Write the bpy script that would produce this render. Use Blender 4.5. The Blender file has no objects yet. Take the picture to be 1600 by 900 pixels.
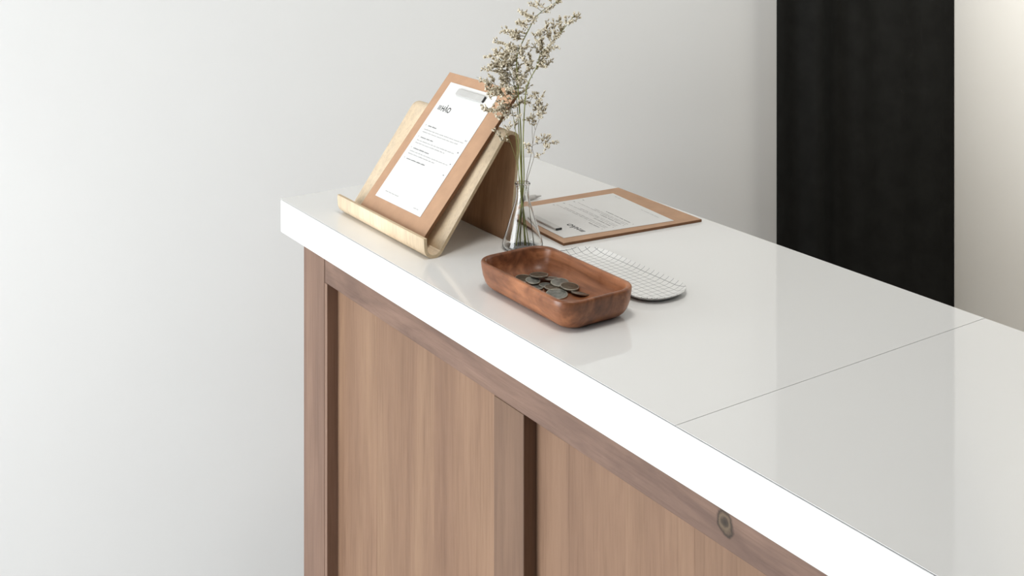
import bpy, bmesh, math, random
from mathutils import Vector, Matrix

scene = bpy.context.scene
COL = scene.collection
R = math.radians

# ------------------------------------------------------------------ camera
# x runs along the counter, y across it (front to back), z up; metres
TOP = 1.0                                   # height of the worktop surface
cam_data = bpy.data.cameras.new('camera')
cam = bpy.data.objects.new('camera', cam_data)
COL.objects.link(cam)
cam.location = (1.9008, -0.8224, TOP + 0.57)
cam.rotation_euler = (R(90), 0, R(55.891))   # held level, verticals stay vertical
cam_data.sensor_width = 36
cam_data.lens = 42.99
cam_data.shift_y = -0.4218                   # rising/falling front looks down on the counter
cam_data.clip_start = 0.02
scene.camera = cam

# ------------------------------------------------------------------ light
scene.view_settings.view_transform = 'Standard'
scene.view_settings.look = 'None'
scene.view_settings.gamma = 1
scene.view_settings.use_curve_mapping = False
scene.view_settings.exposure = 0.0

world = bpy.data.worlds.new('overcast_sky')
scene.world = world
world.use_nodes = True
world.node_tree.nodes['Background'].inputs[0].default_value = (0.80, 0.90, 1.0, 1)
world.node_tree.nodes['Background'].inputs[1].default_value = 1.2

# the room stands at an angle to the counter: its own frame has x out of the left wall and y along it
RA = R(-30)
RO = Vector((-0.160, 0.5925, 0.0))
ROOM = Matrix.Translation(RO) @ Matrix.Rotation(RA, 4, 'Z')
WX, WB, WF, WR, CEIL = 0.0, 0.897, -2.45, 4.2, 2.75     # left wall, back wall, window wall, right wall, ceiling
WIN = (0.82, 2.42, 0.06, 1.98)                           # window opening x0, x1, z0, z1

def area_light(name, loc, rot, sx, sy, power, color):
    l = bpy.data.lights.new(name, 'AREA')
    l.shape = 'RECTANGLE'
    l.size, l.size_y = sx, sy
    l.energy = power
    l.color = color
    o = bpy.data.objects.new(name, l)
    COL.objects.link(o)
    o.matrix_world = ROOM @ Matrix.Translation(loc) @ rot
    return o
# overcast daylight entering by the window in the wall facing the counter front
area_light('window_daylight', ((WIN[0]+WIN[1])/2, WF-0.09, (WIN[2]+WIN[3])/2), Matrix.Rotation(R(90), 4, 'X'),
           WIN[1]-WIN[0]-0.04, WIN[3]-WIN[2]-0.04, 76, (0.965, 0.985, 1.0))
def spot_light(name, loc, target, power, angle, color):
    l = bpy.data.lights.new(name, 'SPOT')
    l.energy = power
    l.spot_size = angle
    l.spot_blend = 1.0
    l.shadow_soft_size = 0.04
    l.color = color
    o = bpy.data.objects.new(name, l)
    COL.objects.link(o)
    p, t = ROOM @ Vector(loc), ROOM @ Vector(target)
    o.location = p
    o.rotation_euler = (t - p).to_track_quat('-Z', 'Y').to_euler()
    return o
# warm ceiling spot washing the back wall
SPOT = (0.85, 0.05, CEIL - 0.10)
SPOT_AT = (0.40, WB, 1.20)
spot_light('ceiling_spot', SPOT, SPOT_AT, 112, R(44), (1.0, 0.90, 0.74))


# fill lamp added to brighten the countertop (its housing is built with the room)
FILL_LAMP = (1.25, -0.10, CEIL)
lamp = area_light('counter_fill_light', (FILL_LAMP[0], FILL_LAMP[1], CEIL-0.062), Matrix.Identity(4), 0.42, 0.42, 10.5, (1.0, 0.96, 0.90))
lamp.data.shape = 'DISK'

# ------------------------------------------------------------------ helpers
def link(name, mesh, mat=None, parent=None, loc=None, smooth=False):
    o = bpy.data.objects.new(name, mesh)
    COL.objects.link(o)
    if mat is not None:
        for m in (mat if isinstance(mat, (list, tuple)) else [mat]):
            mesh.materials.append(m)
    if parent is not None:
        o.parent = parent
    if loc is not None:
        o.location = loc
    if smooth:
        for p in mesh.polygons:
            p.use_smooth = True
    return o

def from_bm(name, bm, mat=None, parent=None, loc=None, smooth=False):
    me = bpy.data.meshes.new(name)
    bmesh.ops.recalc_face_normals(bm, faces=bm.faces[:])
    bm.to_mesh(me)
    bm.free()
    return link(name, me, mat, parent, loc, smooth)

def empty(name, loc=(0, 0, 0), rot=(0, 0, 0)):
    o = bpy.data.objects.new(name, None)
    o.empty_display_size = 0.05
    COL.objects.link(o)
    o.location = loc
    o.rotation_euler = rot
    return o

def tag(o, label, cat, group=None, kind=None):
    o['label'] = label
    o['category'] = cat
    if group:
        o['group'] = group
    if kind:
        o['kind'] = kind
    return o

def structure(o):
    o['kind'] = 'structure'
    return o

def box_bm(x0, x1, y0, y1, z0, z1, bevel=0.0, seg=2, bm=None):
    own = bm is None
    b = bmesh.new()
    v = [b.verts.new((x, y, z)) for x in (x0, x1) for y in (y0, y1) for z in (z0, z1)]
    for f in ((0, 1, 3, 2), (4, 6, 7, 5), (0, 4, 5, 1), (2, 3, 7, 6), (0, 2, 6, 4), (1, 5, 7, 3)):
        b.faces.new([v[i] for i in f])
    bmesh.ops.recalc_face_normals(b, faces=b.faces[:])
    if bevel > 0:
        bmesh.ops.bevel(b, geom=b.edges[:], offset=bevel, segments=seg, affect='EDGES', profile=0.5)
    if own:
        return b
    tmp = bpy.data.meshes.new('tmp')
    b.to_mesh(tmp)
    b.free()
    bm.from_mesh(tmp)
    bpy.data.meshes.remove(tmp)
    return bm

def box(name, x0, x1, y0, y1, z0, z1, mat, parent=None, bevel=0.0, loc=None):
    return from_bm(name, box_bm(x0, x1, y0, y1, z0, z1, bevel), mat, parent, loc)

def prism_bm(pts, z0, z1, bevel=0.0):
    """closed outline (x, y) extruded from z0 to z1"""
    bm = bmesh.new()
    a = [bm.verts.new((x, y, z0)) for x, y in pts]
    b = [bm.verts.new((x, y, z1)) for x, y in pts]
    n = len(pts)
    bm.faces.new(a[::-1])
    bm.faces.new(b)
    for i in range(n):
        bm.faces.new((a[i], a[(i+1) % n], b[(i+1) % n], b[i]))
    bmesh.ops.recalc_face_normals(bm, faces=bm.faces[:])
    if bevel > 0:
        ed = [e for e in bm.edges if abs(e.verts[0].co.z - e.verts[1].co.z) < 1e-7]
        bmesh.ops.bevel(bm, geom=ed, offset=bevel, segments=2, affect='EDGES', profile=0.5)
    return bm

def rounded_rect(hx, hy, r, n=8, cx=0.0, cy=0.0):
    pts = []
    for sx, sy, a0 in ((1, 1, 0), (-1, 1, 90), (-1, -1, 180), (1, -1, 270)):
        for k in range(n + 1):
            a = R(a0 + 90 * k / n)
            pts.append((cx + sx*(hx - r) + r*math.cos(a), cy + sy*(hy - r) + r*math.sin(a)))
    return pts

def loft_bm(rings, cap0=True, cap1=True):
    """rings: lists of equally many 3-D points"""
    bm = bmesh.new()
    vs = [[bm.verts.new(p) for p in ring] for ring in rings]
    n = len(vs[0])
    for a, b in zip(vs, vs[1:]):
        for i in range(n):
            bm.faces.new((a[i], a[(i+1) % n], b[(i+1) % n], b[i]))
    if cap0:
        bm.faces.new(vs[0][::-1])
    if cap1:
        bm.faces.new(vs[-1])
    return bm

def tube_into(bm, pts, radii, n=6, mat_index=0):
    pts = [Vector(p) for p in pts]
    prev = None
    rings = []
    for i, p in enumerate(pts):
        d = (pts[min(i+1, len(pts)-1)] - pts[max(i-1, 0)]).normalized()
        if prev is None:
            ref = Vector((1, 0, 0)) if abs(d.x) < 0.8 else Vector((0, 1, 0))
            s = d.cross(ref).normalized()
        else:
            s = (prev - d * prev.dot(d)).normalized()
        prev = s
        t = d.cross(s)
        r = radii[i] if isinstance(radii, (list, tuple)) else radii
        rings.append([bm.verts.new(p + (s*math.cos(2*math.pi*k/n) + t*math.sin(2*math.pi*k/n))*r) for k in range(n)])
    for a, b in zip(rings, rings[1:]):
        for k in range(n):
            f = bm.faces.new((a[k], a[(k+1) % n], b[(k+1) % n], b[k]))
            f.material_index = mat_index
    for ring in (rings[0][::-1], rings[-1]):
        f = bm.faces.new(ring)
        f.material_index = mat_index

def catmull(pts, sub=5):
    P = [Vector(p) for p in pts]
    P = [P[0]*2 - P[1]] + P + [P[-1]*2 - P[-2]]
    out = []
    for i in range(1, len(P) - 2):
        for k in range(sub):
            t = k / sub
            a, b, c, d = P[i-1], P[i], P[i+1], P[i+2]
            out.append(0.5*((2*b) + (c-a)*t + (2*a-5*b+4*c-d)*t*t + (3*b-3*c+d-a)*t*t*t))
    out.append(P[-2])
    return out

# ------------------------------------------------------------------ materials
def srgb(r, g, b):
    def l(c):
        c /= 255
        return c/12.92 if c <= 0.04045 else ((c+0.055)/1.055)**2.4
    return (l(r), l(g), l(b), 1)

class Mat:
    def __init__(s, name, color=(0.8, 0.8, 0.8, 1), rough=0.5, spec=0.5, metal=0.0):
        s.m = bpy.data.materials.new(name)
        s.m.use_nodes = True
        s.nt = s.m.node_tree
        s.b = s.nt.nodes['Principled BSDF']
        s.b.inputs['Base Color'].default_value = color
        s.b.inputs['Roughness'].default_value = rough
        s.b.inputs['Metallic'].default_value = metal
        s.b.inputs['Specular IOR Level'].default_value = spec
    def n(s, t, **kw):
        nd = s.nt.nodes.new(t)
        for k, v in kw.items():
            setattr(nd, k, v)
        return nd
    def l(s, a, b):
        s.nt.links.new(a, b)
    def coords(s, scale, kind='Object', loc=(0, 0, 0), rot=(0, 0, 0)):
        tc = s.n('ShaderNodeTexCoord')
        mp = s.n('ShaderNodeMapping')
        mp.inputs['Scale'].default_value = scale
        mp.inputs['Location'].default_value = loc
        mp.inputs['Rotation'].default_value = rot
        s.l(tc.outputs[kind], mp.inputs['Vector'])
        return mp.outputs['Vector']
    def noise(s, vec, scale=5, detail=4, rough=0.55, dist=0.0):
        nd = s.n('ShaderNodeTexNoise')
        nd.inputs['Scale'].default_value = scale
        nd.inputs['Detail'].default_value = detail
        nd.inputs['Roughness'].default_value = rough
        nd.inputs['Distortion'].default_value = dist
        s.l(vec, nd.inputs['Vector'])
        return nd.outputs['Fac']
    def ramp(s, fac, stops):
        rp = s.n('ShaderNodeValToRGB')
        el = rp.color_ramp.elements
        while len(el) < len(stops):
            el.new(0.5)
        for e, (p, c) in zip(el, stops):
            e.position = p
            e.color = c
        s.l(fac, rp.inputs['Fac'])
        return rp.outputs['Color']
    def mix(s, a, b, fac, mode='MIX'):
        mx = s.n('ShaderNodeMix', data_type='RGBA', blend_type=mode)
        for sock, v in ((mx.inputs[6], a), (mx.inputs[7], b), (mx.inputs[0], fac)):
            if hasattr(v, 'is_output') or hasattr(v, 'links'):
                s.l(v, sock)
            else:
                sock.default_value = v
        return mx.outputs[2]
    def math(s, op, a, b=None):
        nd = s.n('ShaderNodeMath', operation=op)
        for i, v in enumerate((a, b)):
            if v is None:
                continue
            if hasattr(v, 'links'):
                s.l(v, nd.inputs[i])
            else:
                nd.inputs[i].default_value = v
        return nd.outputs[0]
    def bump(s, h, strength=0.1, dist=0.001):
        bp = s.n('ShaderNodeBump')
        bp.inputs['Strength'].default_value = strength
        bp.inputs['Distance'].default_value = dist
        s.l(h, bp.inputs['Height'])
        s.l(bp.outputs['Normal'], s.b.inputs['Normal'])
    def color(s, c):
        s.l(c, s.b.inputs['Base Color'])

def mottled(name, color, rough=0.6, spec=0.4, amount=0.04, scale=3, bump=0.0, bscale=200, metal=0.0):
    m = Mat(name, color, rough, spec, metal)
    v = m.coords((1, 1, 1))
    f = m.noise(v, scale, 5)
    lo = tuple(c*(1-amount) for c in color[:3]) + (1,)
    hi = tuple(min(1, c*(1+amount)) for c in color[:3]) + (1,)
    m.color(m.ramp(f, [(0.3, lo), (0.7, hi)]))
    if bump:
        m.bump(m.noise(v, bscale, 3), bump, 0.0005)
    return m.m

def wood(name, dark, mid, light, axis='Z', rough=0.5, spec=0.35, coarse=9, fine=55, vary=0.12, knots=(), swirl=0.6, stretch=0.10):
    """straight-grained timber; the grain runs along axis in object space"""
    m = Mat(name, mid, rough, spec)
    st = {'X': (stretch, 1, 1), 'Y': (1, stretch, 1), 'Z': (1, 1, stretch)}[axis]
    oi = m.n('ShaderNodeObjectInfo')
    tc = m.n('ShaderNodeTexCoord')
    off = m.n('ShaderNodeVectorMath', operation='MULTIPLY_ADD')
    comb = m.n('ShaderNodeCombineXYZ')
    for i in range(3):
        m.l(oi.outputs['Random'], comb.inputs[i])
    m.l(comb.outputs[0], off.inputs[0])
    off.inputs[1].default_value = (7.3, 3.1, 5.7)
    m.l(tc.outputs['Object'], off.inputs[2])
    mp = m.n('ShaderNodeMapping')
    mp.inputs['Scale'].default_value = st
    m.l(off.outputs[0], mp.inputs['Vector'])
    v = mp.outputs['Vector']
    a = m.noise(v, coarse, 4, 0.55, swirl)
    b = m.noise(v, fine, 5, 0.65, 0.3)
    mp2 = m.n('ShaderNodeMapping')
    mp2.inputs['Scale'].default_value = tuple(c if c == 1 else 0.03 for c in st)
    m.l(off.outputs[0], mp2.inputs['Vector'])
    c = m.noise(mp2.outputs['Vector'], fine*5, 3, 0.6)
    base = m.ramp(a, [(0.30, dark), (0.5, mid), (0.70, light)])
    fin = m.ramp(b, [(0.30, (0.82, 0.80, 0.79, 1)), (0.62, (1.06, 1.06, 1.06, 1))])
    col = m.mix(base, fin, 0.7, 'MULTIPLY')
    por = m.ramp(c, [(0.34, (0.80, 0.77, 0.75, 1)), (0.5, (1, 1, 1, 1))])
    col = m.mix(col, por, 0.55, 'MULTIPLY')
    tone = m.ramp(oi.outputs['Random'], [(0.0, (1-vary, 1-vary, 1-vary, 1)), (1.0, (1+vary, 1+vary, 1+vary, 1))])
    col = m.mix(col, tone, 1.0, 'MULTIPLY')
    for (kx, ky, kz, rx, ry, rz) in knots:
        sep = m.n('ShaderNodeVectorMath', operation='SUBTRACT')
        m.l(tc.outputs['Object'], sep.inputs[0])
        sep.inputs[1].default_value = (kx, ky, kz)
        dv = m.n('ShaderNodeVectorMath', operation='DIVIDE')
        m.l(sep.outputs[0], dv.inputs[0])
        dv.inputs[1].default_value = (rx, ry, rz)
        ln = m.n('ShaderNodeVectorMath', operation='LENGTH')
        m.l(dv.outputs[0], ln.inputs[0])
        wob = m.math('ADD', ln.outputs['Value'], m.math('MULTIPLY', m.math('SUBTRACT', m.noise(tc.outputs['Object'], 90, 3), 0.5), 1.1))
        kc = m.ramp(m.math('MULTIPLY', wob, 0.25), [
            (0.0, srgb(58, 48, 38)), (0.08, srgb(70, 58, 46)), (0.15, srgb(112, 96, 76)), (0.20, srgb(96, 80, 62)), (0.25, srgb(46, 38, 30)), (0.33, srgb(116, 92, 78))])
        mask = m.ramp(m.math('MULTIPLY', wob, 0.25), [(0.0, (1, 1, 1, 1)), (0.28, (0.85, 0.85, 0.85, 1)), (0.34, (0.3, 0.3, 0.3, 1)), (0.8, (0, 0, 0, 1))])
        col = m.mix(col, kc, mask)
    m.color(col)
    m.bump(m.math('ADD', b, c), 0.10, 0.0006)
    return m.m

M = {}
M['wall'] = mottled('wall_paint', (0.80, 0.798, 0.778, 1), 0.85, 0.2, 0.012, 2.0, 0.08, 350)
M['dark_wall'] = mottled('bounce_cut_wall_paint', (0.10, 0.10, 0.105, 1), 0.8, 0.2, 0.03, 2.0)  # unseen walls made dark to cut bounce onto right-facing sides
M['ceiling'] = mottled('ceiling_paint', (0.62, 0.62, 0.61, 1), 0.9, 0.2, 0.01)
M['floor'] = mottled('concrete_floor', (0.60, 0.60, 0.61, 1), 0.6, 0.3, 0.12, 4, 0.1, 60)
M['white_frame'] = mottled('white_window_frame', (0.8, 0.8, 0.8, 1), 0.4, 0.5, 0.01)
M['laminate'] = mottled('white_gloss_laminate', (0.87, 0.87, 0.855, 1), 0.045, 0.5, 0.008, 2.5)
M['laminate_edge'] = mottled('white_edge_laminate', (0.86, 0.86, 0.845, 1), 0.25, 0.4, 0.005, 2.5)
M['core'] = mottled('dark_joint', (0.035, 0.035, 0.033, 1), 0.8, 0.1, 0.1, 30)
M['panel'] = wood('brown_panel_board', srgb(137, 107, 86), srgb(147, 116, 93), srgb(156, 125, 100), 'Z', 0.55, 0.3, 14, 60, 0.03)
M['stile'] = wood('brown_stile', srgb(122, 97, 83), srgb(135, 108, 92), srgb(147, 119, 101), 'Z', 0.55, 0.3, 12, 50, 0.02)
M['post'] = M['stile']
M['stile'] = wood('brown_stile_board', srgb(118, 92, 75), srgb(128, 101, 82), srgb(138, 110, 90), 'Z', 0.55, 0.3, 12, 50, 0.02)
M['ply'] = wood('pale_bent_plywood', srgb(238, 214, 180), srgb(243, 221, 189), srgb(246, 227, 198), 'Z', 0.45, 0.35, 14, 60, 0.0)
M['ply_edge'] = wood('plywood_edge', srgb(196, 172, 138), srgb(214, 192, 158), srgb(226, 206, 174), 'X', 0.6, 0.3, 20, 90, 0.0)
M['ply_back'] = wood('shaded_plywood_leg', srgb(150, 112, 84), srgb(172, 132, 100), srgb(188, 148, 114), 'Z', 0.5, 0.3, 22, 60, 0.0)  # darker copy of the stand's plywood, leg shade put into the colour
M['hardboard'] = mottled('tan_hardboard', srgb(190, 152, 122), 0.55, 0.3, 0.07, 40, 0.05, 500)
M['hardboard_edge'] = mottled('dark_hardboard_edge', srgb(128, 92, 66), 0.7, 0.2, 0.12, 80)
M['paper'] = mottled('white_paper', (0.77, 0.77, 0.755, 1), 0.75, 0.2, 0.01, 20)
M['ink'] = mottled('black_ink', (0.025, 0.025, 0.027, 1), 0.7, 0.2, 0.05, 60)
M['ink_grey'] = mottled('grey_ink', (0.24, 0.24, 0.245, 1), 0.7, 0.2, 0.15, 400)
M['ink_pale'] = mottled('pale_grey_ink', (0.42, 0.42, 0.42, 1), 0.7, 0.2, 0.1, 300)
M['steel'] = mottled('brushed_steel', (0.60, 0.595, 0.575, 1), 0.42, 0.5, 0.05, 80, 0.05, 400, 0.25)
M['dark_plastic'] = mottled('dark_plastic', (0.03, 0.03, 0.03, 1), 0.45, 0.4, 0.1, 50)
M['curtain'] = mottled('black_curtain_cloth', (0.0105, 0.0108, 0.0102, 1), 0.85, 0.15, 0.2, 25, 0.3, 600)

def glass_mat():
    m = Mat('clear_glass', (0.985, 0.99, 0.985, 1), 0.0, 0.5)
    m.b.inputs['Transmission Weight'].default_value = 1.0
    m.b.inputs['IOR'].default_value = 1.47
    v = m.coords((1, 1, 1))
    return m.m
M['glass'] = glass_mat()

def bowl_mat():
    m = Mat('reddish_brown_bowl_wood', srgb(150, 92, 62), 0.33, 0.5)
    v = m.coords((0.25, 1, 1))
    a = m.noise(v, 22, 5, 0.6, 1.2)
    b = m.noise(m.coords((0.12, 1, 1)), 150, 4, 0.6)
    c = m.noise(m.coords((1, 1, 1)), 38, 3, 0.6, 0.5)
    col = m.ramp(a, [(0.32, srgb(98, 58, 36)), (0.5, srgb(140, 88, 57)), (0.64, srgb(176, 116, 78))])
    col = m.mix(col, m.ramp(b, [(0.34, (0.72, 0.70, 0.68, 1)), (0.55, (1.05, 1.05, 1.05, 1))]), 0.6, 'MULTIPLY')
    col = m.mix(col, m.ramp(c, [(0.32, (0.72, 0.66, 0.60, 1)), (0.52, (1, 1, 1, 1))]), 0.7, 'MULTIPLY')
    m.color(col)
    m.l(m.ramp(c, [(0.3, (0.28, 0.28, 0.28, 1)), (0.7, (0.42, 0.42, 0.42, 1))]), m.b.inputs['Roughness'])
    m.bump(b, 0.12, 0.0006)
    return m.m
M['bowl'] = bowl_mat()

def coin_mat(name, c):
    m = Mat(name, c, 0.42, 0.5, 0.85)
    f = m.noise(m.coords((1, 1, 1)), 160, 4)
    m.color(m.ramp(f, [(0.3, tuple(x*0.55 for x in c[:3]) + (1,)), (0.65, c)]))
    m.bump(m.noise(m.coords((1, 1, 1)), 420, 2), 0.35, 0.0006)
    return m.m
M['coin_bronze'] = coin_mat('tarnished_bronze', (0.20, 0.17, 0.125, 1))
M['coin_edge'] = coin_mat('highlit_coin_rim', (0.52, 0.50, 0.43, 1))  # rim highlights put into a lighter colour
M['coin_nickel'] = coin_mat('dull_nickel', (0.30, 0.30, 0.27, 1))

def tray_mat(hx, hy, cell):
    m = Mat('white_enamel_with_grid', (0.78, 0.78, 0.755, 1), 0.16, 0.5)
    tc = m.n('ShaderNodeTexCoord')
    sx = m.n('ShaderNodeSeparateXYZ')
    m.l(tc.outputs['Object'], sx.inputs[0])
    wob = m.math('MULTIPLY', m.math('SUBTRACT', m.noise(m.coords((1, 1, 1)), 30, 2), 0.5), 0.0012)
    d = None
    for i in (0, 1):
        t = m.math('DIVIDE', m.math('ADD', m.math('ADD', sx.outputs[i], wob), 10*cell + cell*0.35), cell)
        fr = m.math('FRACT', t)
        e = m.math('MINIMUM', fr, m.math('SUBTRACT', 1.0, fr))
        d = e if d is None else m.math('MINIMUM', d, e)
    line = m.ramp(d, [(0.0, (1, 1, 1, 1)), (0.022, (1, 1, 1, 1)), (0.042, (0, 0, 0, 1))])
    m.color(m.mix((0.86, 0.86, 0.84, 1), (0.16, 0.165, 0.17, 1), line))
    return m.m


# ------------------------------------------------------------------ the room
def in_room(o):
    o.matrix_world = ROOM @ Matrix.Translation(o.location)
    return o
def wall(name, *a, mat='wall', bevel=0.0):
    return in_room(structure(box(name, *a, M[mat], bevel=bevel)))
wall('floor', WX-0.15, WR+0.15, WF-0.15, WB+0.15, -0.10, 0.0, mat='floor')
wall('ceiling', WX-0.15, WR+0.15, WF-0.15, WB+0.15, CEIL, CEIL+0.1, mat='ceiling')
wall('wall_left', WX-0.15, WX, WF, WB, 0.0, CEIL)
wall('wall_back', WX-0.15, 0.95, WB, WB+0.15, 0.0, CEIL)
wall('wall_rear', 0.95, WR+0.15, WB, WB+0.15, 0.0, CEIL, mat='dark_wall')  # out-of-view stretch, added dark to hold back bounce light
wall('wall_right', WR, WR+0.15, WF, WB, 0.0, CEIL, mat='dark_wall')
bm = bmesh.new()
for (x0, x1, z0, z1) in ((WX-0.15, WIN[0], 0, CEIL), (WIN[1], WR+0.15, 0, CEIL), (WIN[0], WIN[1], 0, WIN[2]), (WIN[0], WIN[1], WIN[3], CEIL)):
    box_bm(x0, x1, WF-0.15, WF, z0, z1, bm=bm)
in_room(structure(from_bm('wall_front', bm, M['wall'])))
win = in_room(structure(empty('window_1', (WIN[0], WF, WIN[2]))))
ww, wh = WIN[1]-WIN[0], WIN[3]-WIN[2]
for (x0, x1, z0, z1) in ((0, 0.05, 0, wh), (ww-0.05, ww, 0, wh), (0.05, ww-0.05, 0, 0.05), (0.05, ww-0.05, wh-0.05, wh), (ww/2-0.025, ww/2+0.025, 0.05, wh-0.05)):
    box('window_frame', x0, x1, -0.07, -0.02, z0, z1, M['white_frame'], win, 0.004)
box('window_sill', -0.04, ww+0.04, -0.02, 0.02, -0.03, 0.0, M['white_frame'], win, 0.004)
wall('baseboard_left', WX, WX+0.012, WF, WB-0.012, 0.0, 0.08, mat='white_frame', bevel=0.002)
wall('baseboard_back', WX+0.012, 0.95, WB-0.012, WB, 0.0, 0.08, mat='white_frame', bevel=0.002)

cl = tag(in_room(empty('added_fill_lamp', FILL_LAMP)), 'unseen round white fill lamp added above the counter', 'ceiling lamp')  # out of view, added to carry the fill light
bm = bmesh.new(); tube_into(bm, [(0, 0, 0), (0, 0, -0.058)], 0.235, 48)
from_bm('housing', bm, M['white_frame'], cl)

sp = tag(in_room(empty('ceiling_spotlight', SPOT)), 'small black ceiling spotlight aimed at the wall beside the curtain', 'spotlight')
bm = bmesh.new(); tube_into(bm, [(0, 0, 0.10), (0, 0, 0.085)], 0.045, 24)
from_bm('canopy', bm, M['dark_plastic'], sp)
bm = bmesh.new(); tube_into(bm, [(0, 0, 0.088), (0, 0, 0.05)], 0.008, 12)
from_bm('arm', bm, M['dark_plastic'], sp)
aim = (Vector(SPOT_AT) - Vector(SPOT)).normalized()
bm = bmesh.new()
pts = [Vector((0, 0, 0.03)) - aim*0.03 + aim*t for t in (0.0, 0.01, 0.02)]
tube_into(bm, pts, [0.02, 0.036, 0.038], 24)
from_bm('lamp_head', bm, M['dark_plastic'], sp)

# ------------------------------------------------------------------ black curtain beside the corner
CY0, CY1 = 0.520, 0.8945
cur = tag(in_room(empty('curtain', (WX+0.040, CY0, 0.02))), 'black floor-length curtain hanging against the wall behind the counter', 'curtain')
def fold(t):
    # gentle folds near the left hem, flatter cloth towards the corner
    y = t*(CY1-CY0)
    a = 0.010*math.exp(-y*5.0) + 0.0015
    x = a*math.sin(2*math.pi*(y/0.085) + 1.2) + 0.012*math.exp(-((y-0.080)/0.028)**2) - 0.014*math.exp(-((y-0.135)/0.03)**2)
    x += 0.003*math.sin(2*math.pi*y/0.27)
    return max(-0.034, min(0.03, x)), y
bm = bmesh.new()
N, H = 150, 2.20
rows = []
for k in range(15):
    z = H*k/14
    row = []
    for i in range(N+1):
        x, y = fold(i/N)
        g = 0.85 + 0.15*z/H
        row.append(bm.verts.new((x*g, y, z)))
    rows.append(row)
for a, b in zip(rows, rows[1:]):
    for i in range(N):
        bm.faces.new((a[i], a[i+1], b[i+1], b[i]))
cloth = from_bm('curtain_cloth', bm, M['curtain'], cur, smooth=True)
sol = cloth.modifiers.new('thickness', 'SOLIDIFY')
sol.thickness = 0.002
sol.offset = 0
for k in range(7):
    bm = bmesh.new()
    yy = 0.03 + k*(CY1-CY0-0.06)/6
    ring = [(0.019*math.cos(a)+0.0, yy, 2.222+0.019*math.sin(a)) for a in [2*math.pi*j/16 for j in range(17)]]
    tube_into(bm, ring, 0.002, 5)
    from_bm('curtain_ring', bm, M['dark_plastic'], cur, smooth=True)
rod = tag(in_room(empty('curtain_rod', (WX+0.040, CY0, 2.242))), 'thin dark curtain rod above the black curtain', 'curtain rod')
bm = bmesh.new(); tube_into(bm, [(0, -0.06, 0), (0, CY1-CY0, 0)], 0.010, 14)
from_bm('rod', bm, M['dark_plastic'], rod)
for y in (-0.03, 0.36):
    bm = bmesh.new(); tube_into(bm, [(-0.040, y, 0), (0, y, 0)], 0.006, 10)
    from_bm('bracket', bm, M['dark_plastic'], rod)

# ------------------------------------------------------------------ the counter
LEN, DEP, TH = 1.70, 0.5065, 0.0552
SEAM = 0.979
YF, YP = 0.008, 0.0265          # front of stiles, front of recessed boards
ZB = TOP - TH                   # underside of the worktop
cab = tag(empty('counter_cabinet', (0.075, 0, 0)), 'brown wooden counter front with framed recessed panels under the white top', 'counter')
X0 = 0.075
def cbox(name, x0, x1, y0, y1, z0, z1, mat, bevel=0.0012, grain_off=0.0):
    # children sit with their origin at their own lower corner
    return box(name, 0, x1-x0, 0, y1-y0, 0, z1-z0, mat, cab, bevel, (x0-X0, y0, z0))
RZ = TOP - 0.0972               # underside of the rail
posts = [(0.075, 0.1605), (0.634, 0.6993), (1.173, 1.2385), (1.575, 1.640)]
cbox('corner_post', 0.075, 0.1513, YF-0.0006, YF+0.06, 0, ZB, M['post'])
cbox('post_edge_strip', 0.1516, 0.1605, YF, YP+0.004, 0, RZ-0.0004, M['post'], 0.0008)
for a, b in posts[1:]:
    cbox('stile', a, b, YF, YP+0.004, 0, RZ-0.0004, M['stile'])
M['rail'] = wood('brown_rail', srgb(116, 92, 80), srgb(130, 104, 90), srgb(144, 116, 100), 'X', 0.55, 0.3, 16, 70, 0.0,
                 swirl=2.2, stretch=0.22, knots=[(1.0405-0.1517, 0, RZ*0 + 0.0245, 0.0098, 0.05, 0.0105)])
cbox('top_rail', 0.1517, 1.640, YF+0.0002, YF+0.055, RZ, ZB, M['rail'], 0.001)
cuts = [[0.1605, 0.291, 0.458, 0.634], [0.6993, 0.765, 0.868, 0.978, 1.085, 1.173],
        [1.2385, 1.35, 1.46, 1.575]]
for seg in cuts:
    for i, (a, b) in enumerate(zip(seg, seg[1:])):
        cbox('panel_board', a, b, YP + (0.00015 if i % 2 else 0.0), YP+0.016, 0.0, RZ+0.02, M['panel'], 0.0)
cbox('side_panel', 0.078, 0.098, YF+0.062, 0.49, 0, ZB, M['stile'])
cbox('side_panel', 1.618, 1.638, YF+0.062, 0.49, 0, ZB, M['stile'])
cbox('back_panel', 0.10, 1.616, 0.47, 0.488, 0, ZB, M['stile'])

top = tag(empty('countertop', (0, 0, ZB)), 'white glossy countertop with a cross joint on the brown wooden counter', 'countertop')
def ctop(name, pts, z0, z1, mat, bevel):
    return from_bm(name, prism_bm(pts, z0, z1, bevel), mat, top)
LT = 0.0005                     # thickness of the laminate sheet
rb = 0.014
g = 0.00035
edge = 0.0040                   # thickness of the upright front board
left_sheet = [(0.0, 0.0), (SEAM-g, 0.0), (SEAM-g, DEP)]
left_sheet += [(rb + rb*math.cos(a), DEP - rb + rb*math.sin(a)) for a in [R(90 + 90*k/6) for k in range(7)]]
ctop('top_sheet', left_sheet, TH-LT, TH, M['laminate'], 0.0)
ctop('top_sheet', [(SEAM+g, 0.0), (LEN, 0.0), (LEN, DEP), (SEAM+g, DEP)], TH-LT, TH, M['laminate'], 0.0)
core = [(0.005, edge), (LEN-0.002, edge), (LEN-0.002, DEP-0.003), (0.016, DEP-0.003), (0.005, DEP-0.016)]
ctop('core_board', core, 0.0, TH-LT, M['core'], 0.0)
fb = box_bm(0, LEN, 0, edge-0.0004, 0.0, TH-LT-0.0014, 0.0)
bmesh.ops.bevel(fb, geom=fb.edges[:], offset=0.0005, segments=1, affect='EDGES', profile=0.5)
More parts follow.
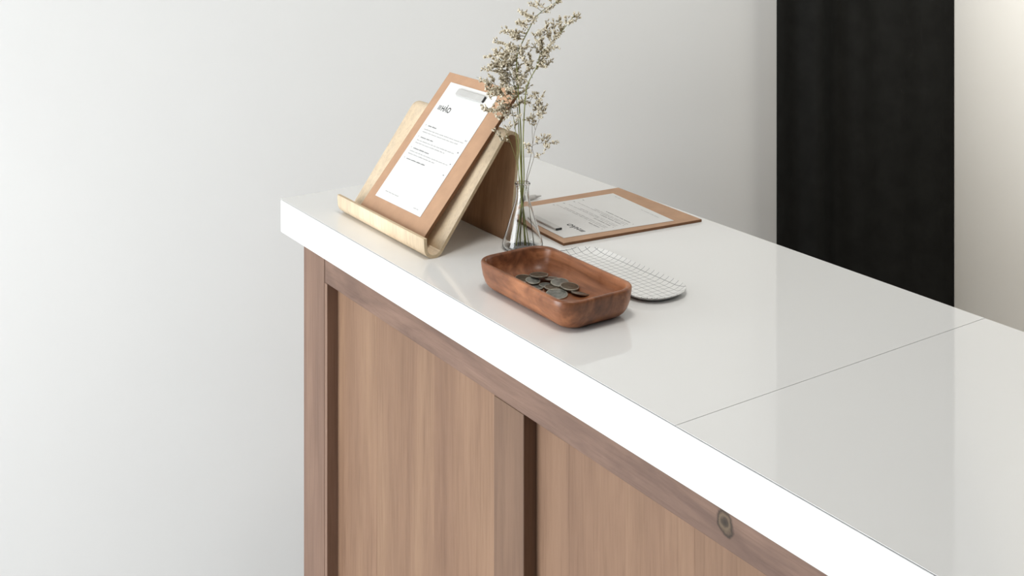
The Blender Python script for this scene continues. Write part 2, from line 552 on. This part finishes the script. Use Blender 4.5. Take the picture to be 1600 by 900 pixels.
from_bm('front_edge_board', fb, M['laminate_edge'], top)
box('end_edge_board', 0, 0.0036, edge, DEP-rb, 0.0, TH-LT-0.0014, M['laminate_edge'], top, 0.0004)
box('back_edge_board', rb, LEN, DEP-0.0028, DEP, 0.0, TH-LT-0.0014, M['laminate_edge'], top, 0.0004)

# ------------------------------------------------------------------ bent plywood menu stand
SX0, SX1 = 0.1290, 0.4045
T2 = 0.00235                     # half thickness
ang = R(53.5)
path = []                        # centre line (y, z) from lip to back foot
path += [(0.0436, 0.0300), (0.0436, 0.0255), (0.0438, 0.0205)]
uc, ur = (0.0582, 0.0165), 0.01415
for k in range(1, 15):
    a = R(180) + (R(90) + ang)*k/14
    path.append((uc[0] + ur*math.cos(a), uc[1] + ur*math.sin(a)))
y0, z0 = path[-1]
ac, ar = None, 0.0140
# top bend: tangent to the slope, crest near z = 0.163
zc = 0.1630 - T2 - ar
tx = zc + ar*math.sin(ang + R(90))
s = (zc + ar*math.cos(ang) - z0)/math.sin(ang)
yt, zt = y0 + s*math.cos(ang), z0 + s*math.sin(ang)
for k in range(1, 13):
    path.append((y0 + (yt-y0)*k/12, z0 + (zt-z0)*k/12))
n_front = len(path)
ac = (yt + ar*math.sin(ang), zt - ar*math.cos(ang))
lean = R(6.0)
for k in range(1, 13):
    a = ang + R(90) - (ang + R(90) + lean)*k/12
    path.append((ac[0] + ar*math.cos(a), ac[1] + ar*math.sin(a)))
yb, zb = path[-1]
for k in range(1, 9):
    path.append((yb - math.tan(lean)*zb*k/8, zb*(1 - k/8)))
def ribbon(pts, x0, x1, half, mats_edge=1):
    P = [Vector((p[0], p[1])) for p in pts]
    bm = bmesh.new()
    rings = []
    for i, p in enumerate(P):
        d = (P[min(i+1, len(P)-1)] - P[max(i-1, 0)]).normalized()
        nrm = Vector((-d.y, d.x))
        a, b = p + nrm*half, p - nrm*half
        rings.append([bm.verts.new((x, q.x, max(q.y, 0.0))) for x, q in ((x0, a), (x1, a), (x1, b), (x0, b))])
    for ra, rb_ in zip(rings, rings[1:]):
        for k in range(4):
            f = bm.faces.new((ra[k], ra[(k+1) % 4], rb_[(k+1) % 4], rb_[k]))
            f.material_index = mats_edge if k in (1, 3) else 0
            f.smooth = k in (0, 2)
    for r_ in (rings[0], rings[-1]):
        f = bm.faces.new(r_)
        f.material_index = mats_edge
    return bm
stand = tag(empty('menu_stand', (0, 0, TOP)), 'pale bent plywood menu stand with a curled front lip on the white countertop', 'stand')
SO = ((SX0+SX1)/2, 0.058, 0)
stand.location = (SO[0], SO[1], TOP)
loc_path = [(y-SO[1], z) for y, z in path]
hw = (SX1-SX0)/2
lip_end = 3 + 14
o = from_bm('front_tray', ribbon(loc_path[:lip_end], -hw, hw, T2), [M['ply'], M['ply_edge']], stand)
o = from_bm('sloped_back', ribbon(loc_path[lip_end-1:n_front+6], -hw, hw, T2), [M['ply'], M['ply_edge']], stand)
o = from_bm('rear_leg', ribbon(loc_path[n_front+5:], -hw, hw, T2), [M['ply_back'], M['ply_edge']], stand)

# ------------------------------------------------------------------ clipboards and menus
def quad_map(tl, tr, br, bl):
    tl, tr, br, bl = (Vector(p) for p in (tl, tr, br, bl))
    def f(u, v, dz=0.0):
        p = (tl*(1-u) + tr*u)*(1-v) + (bl*(1-u) + br*u)*v
        return (p.x, p.y, p.z + dz)
    return f

def text_mesh(body, size, bold=0.0):
    cu = bpy.data.curves.new('letters', 'FONT')
    cu.body = body
    cu.size = size
    cu.offset = bold
    ob = bpy.data.objects.new('letters', cu)
    COL.objects.link(ob)
    dg = bpy.context.evaluated_depsgraph_get()
    me = bpy.data.meshes.new_from_object(ob.evaluated_get(dg))
    bpy.data.objects.remove(ob)
    bpy.data.curves.remove(cu)
    return me

def print_menu(sheet, fmap, w, h, dz, seed, side=1):
    """flat print on a menu sheet: logo, four short entries with prices, footer"""
    rnd = random.Random(seed)
    def quad(bm, u0, u1, v0, v1):
        vs = [bm.verts.new(fmap(*p, dz)) for p in ((u0, v0), (u0, v1), (u1, v1), (u1, v0))]
        bm.faces.new(vs)
    def words(bm, u0, u1, v, hgt, wmin, wmax, gap):
        u = u0
        while u < u1 - 0.01:
            e = min(u1, u + rnd.uniform(wmin, wmax))
            n = max(1, int((e-u)/0.0095))
            for k in range(n):
                a = u + (e-u)*k/n
                b = a + (e-u)/n*0.72
                t = rnd.choice((0, 0, 0, 0.35)) * hgt
                quad(bm, a, b, v - hgt*0.5 - t, v + hgt*0.5)
            u = e + gap
    # emblem: small upright grid of grey strokes, then the letters
    bm = bmesh.new()
    for k in range(4):
        quad(bm, 0.080 + 0.016*k, 0.088 + 0.016*k, 0.198, 0.236)
    for k in range(3):
        quad(bm, 0.078, 0.138, 0.203 + 0.013*k, 0.2055 + 0.013*k)
    from_bm('emblem', bm, M['ink_grey'], sheet)
    me = text_mesh('HẢO', 1.0, 0.018)
    xs = [v.co.x for v in me.vertices]; ys = [v.co.y for v in me.vertices]
    H0 = [v.co.y for v in me.vertices if v.co.x < min(xs) + 0.2]
    cap = max(H0)
    for v in me.vertices:
        u = 0.155 + (v.co.x - min(xs))/(max(xs)-min(xs))*0.185
        vv = 0.238 - v.co.y/cap*0.043
        v.co = fmap(u, vv, dz)
    link('logo_letters', me, M['ink'], sheet)
    ent = [(0.379, 0.12, 0.30, (0.412, 0.434), (0.93, 0.84)), (0.478, 0.12, 0.39, (0.506, 0.528), (0.90, 0.72)),
           (0.573, 0.12, 0.46, (0.599, 0.621), (0.90, 0.66)), (0.662, 0.12, 0.52, (), ())]
    for v, a, b, lines, ends in ent:
        bm = bmesh.new()
        words(bm, a, b, v, 0.0075, 0.06, 0.12, 0.012)
        quad(bm, 0.066, 0.074, v-0.006, v+0.002)
        from_bm('heading', bm, M['ink_grey'], sheet)
        for lv, e in zip(lines, ends):
            bm = bmesh.new()
            words(bm, 0.085, e, lv, 0.0055, 0.04, 0.11, 0.012)
            from_bm('text_line', bm, M['ink_pale'], sheet)
        bm = bmesh.new()
        words(bm, 0.925, 0.965, v+0.012, 0.0085, 0.02, 0.03, 0.008)
        from_bm('price', bm, M['ink_grey'], sheet)
    bm = bmesh.new(); words(bm, 0.13, 0.42, 0.938, 0.0055, 0.05, 0.09, 0.012)
    from_bm('footer', bm, M['ink_pale'], sheet)
    bm = bmesh.new(); words(bm, 0.80, 0.92, 0.962, 0.006, 0.04, 0.06, 0.012)
    from_bm('footer', bm, M['ink_pale'], sheet)

def clip_parts(parent, cx, cy, z, length, rot, cap_side):
    bar = rounded_rect(length/2, 0.0058, 0.0030, 5)
    c = from_bm('clip', prism_bm(bar, 0.0, 0.0032, 0.0009), M['steel'], parent)
    c.location = (cx, cy, z)
    c.rotation_euler = (0, 0, rot)
    e = from_bm('clip_end', prism_bm(rounded_rect(0.0014, 0.0052, 0.0010, 3), 0.0, 0.0026, 0.0003), M['dark_plastic'], c)
    e.location = (cap_side*(length/2 + 0.0004), 0, 0.0004)
    return c

# --- board leaning in the stand (local x along the counter, y up the slope, z out of the board)
TILT = R(49.6)
BW, BL_, BT = 0.1985, 0.2630, 0.0058
org = Vector((0.1829, 0.0567, 0.0268)) - Vector((0, math.cos(TILT), math.sin(TILT)))*0.0145
b1 = tag(empty('menu_clipboard', (org.x, org.y, TOP + org.z), (TILT, 0, 0)),
         'tan clipboard leaning upright in the pale plywood stand', 'clipboard')
bm = box_bm(0, BW, 0, BL_, -BT, 0, 0.0008)
for f in bm.faces:
    f.material_index = 0 if abs(f.normal.z) > 0.6 else 1
from_bm('board', bm, [M['hardboard'], M['hardboard_edge']], b1)
clip_parts(b1, 0.0965, 0.0145 + 0.2190, 0.0006, 0.078, 0.0, 1)
PX0, PX1, PY0, PY1 = 0.0222, 0.1622, 0.0145 + 0.0195, 0.0145 + 0.2320
s1 = tag(empty('menu_sheet', b1.location, (TILT, 0, 0)), 'upright white menu page with printed entries on the leaning clipboard', 'menu')
outl = [(PX0, PY0), (PX1, PY0)] + [(PX1-0.008+0.008*math.cos(a), PY1-0.008+0.008*math.sin(a)) for a in [R(15*k) for k in range(7)]] + [(PX0, PY1)]
from_bm('page', prism_bm(outl, 0.0003, 0.0006), M['paper'], s1)
print_menu(s1, quad_map((PX0, PY1, 0), (PX1, PY1, 0), (PX1, PY0, 0), (PX0, PY0, 0)), 0.14, 0.21, 0.00072, 3)

# --- board lying flat behind the flask, turned to be read from the other side
F_, R_, B_, L_ = Vector((0.4630, 0.2424)), Vector((0.4890, 0.4908)), Vector((0.2738, 0.4990)), Vector((0.2570, 0.2565))
ctr = (F_ + R_ + B_ + L_)/4
b2 = tag(empty('menu_clipboard', (ctr.x, ctr.y, TOP)), 'tan clipboard lying flat on the countertop behind the glass flask', 'clipboard')
bm = prism_bm([tuple(p-ctr) for p in (F_, R_, B_, L_)], 0.0, 0.0042, 0.0006)
for f in bm.faces:
    f.material_index = 0 if abs(f.normal.z) > 0.6 else 1
from_bm('board', bm, [M['hardboard'], M['hardboard_edge']], b2)
pf, pr, pb, pl = Vector((0.4450, 0.2560)), Vector((0.4712, 0.4492)), Vector((0.2985, 0.4675)), Vector((0.2800, 0.2680))
s2 = tag(empty('menu_sheet', (ctr.x, ctr.y, TOP)), 'white menu page on the flat clipboard, print facing away from the viewer', 'menu')
from_bm('page', prism_bm([tuple(p-ctr) for p in (pf, pr, pb, pl)], 0.0044, 0.0047), M['paper'], s2)
q3 = lambda p: (p.x-ctr.x, p.y-ctr.y, 0.0047)
print_menu(s2, quad_map(q3(pf), q3(pl), q3(pb), q3(pr)), 0.17, 0.2, 0.00015, 5)
mid = (pf*0.40 + pl*0.60) - ctr
clip_parts(b2, 0.372-ctr.x, 0.2752-ctr.y, 0.0047, 0.076, R(-4), 1)

# ------------------------------------------------------------------ pen behind the flask
pen = tag(empty('pen', (0.2419, 0.3604, TOP)), 'slim silver pen lying on the countertop, tip just behind the flask neck', 'pen')
d = Vector((-0.05, -0.9987, 0)).normalized()
def along(s, r): return Vector((0, 0, 0.0042)) + d*s
bm = bmesh.new(); tube_into(bm, [along(s, 0) for s in (0.012, 0.02, 0.11, 0.112)], [0.0034, 0.0041, 0.0041, 0.0034], 14)
from_bm('barrel', bm, M['steel'], pen, smooth=True)
bm = bmesh.new(); tube_into(bm, [along(s, 0) for s in (0.0, 0.002, 0.012)], [0.0005, 0.0011, 0.0033], 12)
from_bm('pen_tip', bm, M['steel'], pen, smooth=True)

# ------------------------------------------------------------------ wooden bowl
def ring(hx, hy, r, z, n=9):
    return [(x, y, z) for x, y in rounded_rect(hx, hy, r, n)]
def make_bowl(hx, hy, rc, h):
    prof = []       # inset from the rim outline, height
    for ins, z in ((0.030, 0.0), (0.020, 0.0004), (0.0135, 0.0022), (0.0085, 0.0062), (0.0048, 0.0120), (0.0022, 0.0200), (0.0006, 0.0300),
                   (0.0, h-0.0020), (0.0006, h-0.0006), (0.0018, h), (0.0046, h), (0.0060, h-0.0007), (0.0068, h-0.0024),
                   (0.0080, 0.026), (0.0100, 0.0190), (0.0140, 0.0128), (0.0200, 0.0092), (0.0290, 0.0080)):
        prof.append(ring(hx-ins, hy-ins, max(0.004, rc-ins*0.75), z))
    return loft_bm(prof)
bowl = from_bm('wooden_bowl', make_bowl(0.1035, 0.0575, 0.028, 0.0385), M['bowl'], None, (0.6365, 0.0990, TOP), True)
tag(bowl, 'reddish brown rectangular wooden bowl holding coins near the counter front', 'bowl')

# ------------------------------------------------------------------ coins
def coin_mesh(name, r, t, mat):
    prof = [(0.0, 0.0), (r*0.97, 0.0), (r, 0.0002), (r, t-0.0002), (r*0.97, t), (r*0.90, t), (r*0.87, t-0.00022), (r*0.62, t-0.00022), (r*0.58, t-0.00002), (0.0, t-0.00002)]
    n = 36
    bm = bmesh.new()
    rings = []
    for pr, pz in prof:
        if pr == 0:
            rings.append([bm.verts.new((0, 0, pz))])
        else:
            rings.append([bm.verts.new((pr*math.cos(2*math.pi*k/n), pr*math.sin(2*math.pi*k/n), pz)) for k in range(n)])
    for a, b in zip(rings, rings[1:]):
        for k in range(n):
            if len(a) == 1:
                bm.faces.new((a[0], b[(k+1) % n], b[k]))
            elif len(b) == 1:
                bm.faces.new((a[k], a[(k+1) % n], b[0]))
            else:
                bm.faces.new((a[k], a[(k+1) % n], b[(k+1) % n], b[k]))
    bmesh.ops.recalc_face_normals(bm, faces=bm.faces[:])
    me = bpy.data.meshes.new(name)
    bm.to_mesh(me); bm.free()
    me.materials.append(mat)
    me.materials.append(M['coin_edge'])
    for p in me.polygons:
        rr = math.hypot(p.center.x, p.center.y)
        p.material_index = 1 if rr > r*0.93 else 0
    return me
CM = {'b': coin_mesh('coin_bronze', 0.0125, 0.0018, M['coin_bronze']), 'n': coin_mesh('coin_nickel', 0.0120, 0.0018, M['coin_nickel']),
      's': coin_mesh('coin_small', 0.0098, 0.0016, M['coin_nickel']), 'g': coin_mesh('coin_large', 0.0142, 0.0019, M['coin_nickel'])}
coins = [  # kind, x, y, z of the centre underside, tilt about x, tilt about y, label
    ('b', 0.5790, 0.1160, 0.0140, -3, 3, 'topmost bronze coin crowning the heap in the wooden bowl'),
    ('s', 0.5935, 0.1260, 0.0114, 6, 4, 'small grey coin half under the topmost bronze coin'),
    ('s', 0.5860, 0.1010, 0.0116, 5, -6, 'small grey coin in front of the topmost bronze coin'),
    ('n', 0.6130, 0.1250, 0.0120, -4, 5, 'dull grey coin at the middle of the heap, towards the bowl back'),
    ('s', 0.6035, 0.1105, 0.0084, 2, -3, 'small dark coin low in the middle of the heap'),
    ('n', 0.6010, 0.0925, 0.0084, 5, 0, 'grey coin peeking over the bowl front rim, left of the largest coin'),
    ('b', 0.6325, 0.1265, 0.0122, 0, 6, 'bronze coin lying above the largest coin'),
    ('g', 0.6380, 0.1020, 0.0088, 6, 2, 'largest silvery coin at the front of the heap'),
    ('n', 0.6520, 0.1290, 0.0088, 4, 14, 'grey tilted coin at the right end of the heap'),
    ('b', 0.5680, 0.1000, 0.0090, 4, 4, 'dark bronze coin at the left end of the heap by the front rim'),
    ('b', 0.6190, 0.1110, 0.0098, -3, -3, 'bronze coin mostly buried at the centre of the heap'),
]
for kind, x, y, z, tx_, ty_, lab in coins:
    c = bpy.data.objects.new('coin', CM[kind])
    COL.objects.link(c)
    c.location = (x, y, TOP + z)
    c.rotation_euler = (R(tx_), R(ty_), x*90)
    tag(c, lab, 'coin', 'coins in the wooden bowl')

# ------------------------------------------------------------------ white gridded tray
THX, THY = 0.1135, 0.0438
def make_tray(h=0.0078):
    prof = []
    for ins, z in ((0.030, 0.0006), (0.017, 0.0), (0.0125, 0.0003), (0.0075, 0.0022), (0.0025, h-0.0018), (0.0, h-0.0004), (0.0, h), (0.0008, h+0.0004),
                   (0.0022, h-0.0008), (0.0080, 0.0042), (0.0130, 0.0024), (0.0180, 0.0020), (0.032, 0.0020)):
        prof.append(ring(THX-ins, THY-ins, max(0.004, 0.0400-ins), z, 12))
    return loft_bm(prof)
tray = from_bm('oval_tray', make_tray(), tray_mat(THX, THY, 0.0098), None, (0.6090, 0.2252, TOP), True)
tag(tray, 'white oblong tray with thin dark grid lines behind the wooden bowl', 'tray')

# ------------------------------------------------------------------ conical glass flask
FC = Vector((0.4380, 0.1868, TOP))
def flask_mesh():
    outer = [(0.0, 0.0), (0.022, 0.0), (0.0262, 0.0004), (0.0288, 0.0022), (0.0298, 0.0052), (0.0296, 0.0085), (0.0278, 0.0150), (0.0240, 0.0270), (0.0200, 0.0400), (0.0160, 0.0530), (0.0126, 0.0640),
             (0.0106, 0.0710), (0.0098, 0.0760), (0.0096, 0.0820), (0.0096, 0.0895), (0.0100, 0.0912), (0.0109, 0.0922), (0.0114, 0.0936), (0.0112, 0.0950), (0.0104, 0.0957)]
    inner = [(0.0092, 0.0954), (0.0085, 0.0940), (0.0082, 0.0900), (0.0082, 0.0762), (0.0092, 0.0705), (0.0112, 0.0632), (0.0146, 0.0522), (0.0186, 0.0392), (0.0226, 0.0262), (0.0262, 0.0148), (0.0278, 0.0086),
             (0.0278, 0.0056), (0.0268, 0.0036), (0.0240, 0.0024), (0.0, 0.0020)]
    prof = outer + inner
    n = 64
    bm = bmesh.new()
    rings = []
    for r_, z in prof:
        rings.append([bm.verts.new((0, 0, z))] if r_ == 0 else [bm.verts.new((r_*math.cos(2*math.pi*k/n), r_*math.sin(2*math.pi*k/n), z)) for k in range(n)])
    for a, b in zip(rings, rings[1:]):
        for k in range(n):
            if len(a) == 1:
                bm.faces.new((a[0], b[(k+1) % n], b[k]))
            elif len(b) == 1:
                bm.faces.new((a[k], a[(k+1) % n], b[0]))
            else:
                bm.faces.new((a[k], a[(k+1) % n], b[(k+1) % n], b[k]))
    return bm
flask = from_bm('glass_flask', flask_mesh(), M['glass'], None, FC, True)
tag(flask, 'small clear conical glass flask holding dried flower sprigs', 'flask')

# ------------------------------------------------------------------ dried flower sprigs
M['stem_green'] = mottled('dry_green_stem', srgb(138, 142, 84), 0.6, 0.3, 0.2, 60)
M['stem_brown'] = mottled('dry_grey_brown_stem', srgb(128, 118, 96), 0.65, 0.3, 0.2, 60)
M['calyx'] = mottled('olive_brown_calyx', srgb(152, 136, 106), 0.8, 0.2, 0.35, 260)
M['petal'] = mottled('papery_cream_petal', srgb(230, 222, 202), 0.8, 0.2, 0.25, 260)
# lateral position (mm) and height (mm) above the flask base; stems first, then side twigs (from, to)
SPRIGS = {
    'A': ([[(3.7, 3.7), (0.9, 53.9), (-0.9, 97.7), (-2.8, 174.8), (-8.4, 261.3), (-6.5, 284.6), (0.9, 301.3), (15.8, 330.2), (22.3, 338.5), (34.4, 348.8), (53.0, 359.0)]],
        [(34.4, 348.8, 20.5, 358.1), (42.8, 354.3, 36.3, 366.4), (46.5, 356.2, 55.8, 359.9), (27.9, 344.1, 14.0, 352.5), (25.1, 341.3, 42.8, 351.5), (20.5, 336.7, -5.6, 345.0), (18.6, 333.9, 3.7, 338.5), (15.8, 330.2, 20.5, 335.7), (13.0, 325.5, -3.7, 330.2), (8.4, 317.1, -9.3, 325.5), (6.5, 313.4, -2.8, 312.5), (3.7, 307.8, -24.2, 317.1), (1.9, 303.2, -21.4, 311.6), (-0.9, 295.7, -38.1, 299.5), (-3.7, 290.2, -28.8, 286.4), (-5.6, 284.6, -14.9, 295.7), (0.9, 302.2, -9.3, 305.0), (-6.5, 279.0, -54.9, 275.3), (-7.4, 272.5, -47.4, 267.8), (-8.4, 267.8, -50.2, 257.6), (-6.5, 282.7, 0.0, 293.9), (-8.4, 261.3, -30.7, 270.6), (-3.7, 290.2, -24.2, 295.7), (-7.4, 275.3, -19.5, 279.0)]),
    'B': ([[(-9.3, 3.7), (-2.8, 53.9), (1.9, 97.7), (0.9, 156.2), (2.8, 202.7), (5.6, 232.5), (11.2, 247.4), (20.5, 264.1), (26.0, 282.7), (39.1, 296.7), (54.9, 313.4), (75.3, 339.5)]],
        [(26.0, 282.7, 18.6, 293.9), (31.6, 289.2, 15.8, 311.6), (27.0, 283.7, 24.2, 316.2), (37.2, 294.8, 42.8, 301.3), (40.9, 299.5, 34.4, 325.5), (42.8, 301.3, 52.1, 309.7), (46.5, 305.0, 45.6, 329.2), (52.1, 310.6, 56.7, 317.1), (57.7, 317.1, 53.9, 333.9), (65.1, 326.4, 63.2, 335.7), (71.6, 334.8, 76.3, 340.4), (20.5, 264.1, 42.8, 270.6), (18.6, 262.3, 38.1, 280.9), (16.7, 258.5, 29.8, 275.3), (15.8, 256.7, 9.3, 282.7), (13.0, 251.1, -0.9, 282.7), (24.2, 267.8, 33.5, 264.1), (22.3, 275.3, 33.5, 282.7)]),
    'C': ([[(9.3, 3.7), (1.9, 53.9), (-4.7, 97.7), (-7.4, 146.9), (-12.1, 184.1), (-17.7, 207.4), (-28.8, 226.0), (-47.4, 241.8), (-67.0, 248.3)]],
        [(-28.8, 226.0, -52.1, 233.4), (-24.2, 219.5, -50.2, 219.5), (-19.5, 209.2, -55.8, 203.7), (-16.7, 202.7, -37.2, 195.3), (-38.1, 234.4, -48.4, 249.2), (-42.8, 239.0, -54.9, 245.5), (-33.5, 230.6, -24.2, 244.6), (-27.9, 225.1, -14.9, 235.3), (-21.4, 215.8, -9.3, 223.2), (-21.4, 213.9, -33.5, 210.2), (-17.7, 206.5, -7.4, 207.4), (-25.1, 221.3, -35.3, 228.8), (-14.9, 197.2, -24.2, 190.7), (-14.9, 195.3, -3.7, 193.4), (-30.7, 227.9, -40.9, 223.2), (-18.6, 210.2, -29.8, 200.9), (-52.1, 243.7, -61.4, 245.5), (-24.2, 221.3, -16.7, 227.9)]),
    'D': ([[(-3.7, 3.7), (-1.9, 53.9), (-1.9, 97.7), (-4.7, 156.2), (-7.4, 202.7), (-11.2, 230.6), (-17.7, 253.9), (-27.9, 269.7), (-35.3, 279.0)]],
        [(-11.2, 230.6, 3.7, 242.7), (-12.1, 233.4, -30.7, 242.7), (-14.0, 239.9, 9.3, 256.7), (-14.9, 243.7, -33.5, 255.8), (-16.7, 251.1, -3.7, 264.1), (-17.7, 253.9, -38.1, 263.2), (-22.3, 262.3, -14.9, 272.5), (-25.1, 266.0, -42.8, 271.6), (-9.3, 221.3, 9.3, 232.5), (-10.2, 225.1, -24.2, 230.6), (-27.9, 269.7, -22.3, 282.7), (-7.4, 207.4, 7.4, 216.7), (-9.3, 216.7, -19.5, 221.3), (-13.0, 237.2, -3.7, 251.1), (-15.8, 247.4, -27.9, 249.2), (-11.2, 228.8, -3.7, 235.3), (-33.5, 277.1, -40.9, 282.7)]),
    'E': ([[(16.7, 3.7), (9.3, 63.2), (5.6, 97.7), (11.2, 128.3), (14.9, 150.7), (18.6, 171.1), (27.9, 193.4), (33.5, 202.7)], [(14.9, 150.7), (14.0, 179.5), (15.8, 198.1), (7.4, 221.3)]],
        [(18.6, 171.1, 13.0, 186.9), (27.9, 191.6, 35.3, 203.7), (25.1, 187.9, 22.3, 200.9), (29.8, 196.2, 27.9, 206.5), (15.8, 198.1, 24.2, 210.2), (14.0, 207.4, 28.8, 221.3), (11.2, 213.9, 20.5, 223.2), (7.4, 221.3, 5.6, 228.8), (14.9, 191.6, 6.5, 184.1)]),
    'F': ([[(-6.5, 3.7), (0.9, 63.2), (6.5, 97.7), (12.1, 117.2), (16.7, 133.9), (14.0, 147.9), (27.0, 152.5), (47.4, 153.5)]],
        [(27.0, 152.5, 31.6, 161.8), (33.5, 153.5, 39.1, 160.0), (39.1, 153.5, 48.4, 155.3), (22.3, 150.7, 20.5, 160.0), (14.0, 146.9, 5.6, 151.6), (13.0, 139.5, 7.4, 146.0), (16.7, 132.1, 25.1, 136.7), (29.8, 152.5, 37.2, 148.8)]),
    'G': ([[(5.6, 3.7), (0.9, 53.9), (-3.7, 97.7), (-9.3, 128.3), (-17.7, 154.4), (-27.0, 174.8), (-31.6, 193.4)], [(-9.3, 128.3), (-9.3, 151.6), (-12.1, 174.8)]],
        [(-17.7, 154.4, -40.9, 167.4), (-24.2, 170.2, -16.7, 182.3), (-28.8, 184.1, -37.2, 193.4), (-30.7, 189.7, -27.0, 197.2), (-12.1, 173.0, -9.3, 184.1)]),
}
LAT = Vector((0.5608, 0.8279, 0))       # the direction in which the bunch spreads
DEPTH = Vector((-0.8279, 0.5608, 0))
INFO = {'A': ('green', 2.8, 0.004, 'tallest dried sprig arching to the upper right in the flask'),
        'B': ('green', 2.4, -0.002, 'dried sprig with a long bare branch reaching furthest right'),
        'C': ('green', 1.6, -0.004, 'dried sprig drooping left across the leaning menu'),
        'D': ('green', 2.2, 0.001, 'dense short dried sprig in the middle of the bunch'),
        'E': ('brown', 1.2, 0.002, 'thin grey dried sprig rising right of the main bunch'),
        'F': ('brown', 1.1, -0.001, 'lowest thin dried sprig with pale buds pointing right over the counter'),
        'G': ('green', 1.0, -0.003, 'wispy yellowish sprig bending left over the plywood stand')}
def floret(bm, p, d, L, r, rnd):
    d = d.normalized()
    ref = Vector((0, 0, 1)) if abs(d.z) < 0.8 else Vector((1, 0, 0))
    s_ = d.cross(ref).normalized()
    t_ = d.cross(s_)
    n = 5
    rings = []
    for f_, rr in ((0.0, 0.30), (0.55, 0.70), (1.0, 1.0)):
        rings.append([bm.verts.new(p + d*L*f_ + (s_*math.cos(2*math.pi*k/n) + t_*math.sin(2*math.pi*k/n))*r*rr*rnd.uniform(0.8, 1.2)) for k in range(n)])
    tip = bm.verts.new(p + d*L*0.82)
    for i, (a, b) in enumerate(zip(rings, rings[1:])):
        for k in range(n):
            f = bm.faces.new((a[k], a[(k+1) % n], b[(k+1) % n], b[k]))
            f.material_index = 1 if (i == 1) else 0
    for k in range(n):
        f = bm.faces.new((rings[2][k], rings[2][(k+1) % n], tip))
        f.material_index = 1
rnd = random.Random(11)
for key, (stems, twigs) in SPRIGS.items():
    tone, base_mm, dep0, lab = INFO[key]
    root = tag(empty('dried_flower_sprig', FC + Vector((0, 0, 0.004))), lab, 'dried flower', 'dried sprigs in the flask')
    k_out = rnd.uniform(-1, 1)
    def P3(r_, z_, extra=0.0):
        spread = max(0.0, (z_-100)/260.0)
        dd = dep0*min(1.0, 0.25 + z_/120.0) + k_out*0.016*spread + extra
        return LAT*(r_/1000) + DEPTH*dd + Vector((0, 0, z_/1000 - 0.004))
    bm = bmesh.new()
    for i, st in enumerate(stems):
        pts = catmull([P3(*p) for p in st], 5)
        zmax = pts[-1].z
        rad = [base_mm*0.0005*(1.0 - 0.72*j/(len(pts)-1))*(1.0 if i == 0 else 0.6) for j in range(len(pts))]
        tube_into(bm, pts, rad, 6)
    from_bm('stem', bm, M['stem_'+tone], root, smooth=True)
    bt = bmesh.new()
    bf = bmesh.new()
    more = [(r0 + rnd.uniform(-2, 2), z0_ + rnd.uniform(-4, 4), r1 + rnd.uniform(-7, 7), z1_ + rnd.uniform(-7, 7)) for (r0, z0_, r1, z1_) in twigs if key in 'ABCD' and rnd.random() < 0.45]
    for (r0, z0_, r1, z1_) in twigs + more:
        ex = rnd.uniform(-0.018, 0.018)
        a, b = P3(r0, z0_), P3(r1, z1_, ex)
        L = (b-a).length
        sag = Vector((0, 0, -0.14*L)) if rnd.random() < 0.7 else Vector((0, 0, 0.06*L))
        tp = catmull([a, a.lerp(b, 0.5) + sag, b], 6)
        tube_into(bt, tp, [0.00042*(1-0.55*j/(len(tp)-1)) for j in range(len(tp))], 4)
        n = max(6, int(L/0.00110))
        for j in range(n):
            t = 0.22 + 0.78*(j + rnd.random()*0.6)/n
            q = min(len(tp)-2, int(t*(len(tp)-1)))
            p = tp[q].lerp(tp[q+1], t*(len(tp)-1)-q)
            ax = (tp[q+1]-tp[q]).normalized()
            side = Vector((rnd.uniform(-1, 1), rnd.uniform(-1, 1), rnd.uniform(-0.35, 1.0)))
            d = (ax*0.55 + side*0.75).normalized()
            if rnd.random() < 0.35:      # short side stalk
                p2 = p + d*rnd.uniform(0.002, 0.0055)
                tube_into(bt, [p, p2], 0.00022, 3)
                p = p2
            floret(bf, p, d, rnd.uniform(0.0032, 0.0050), rnd.uniform(0.0011, 0.0019), rnd)
    tw = from_bm('twigs', bt, M['stem_brown'], root)
    tw['kind'] = 'stuff'
    bl = from_bm('blossoms', bf, [M['calyx'], M['petal']], root)
    bl['kind'] = 'stuff'
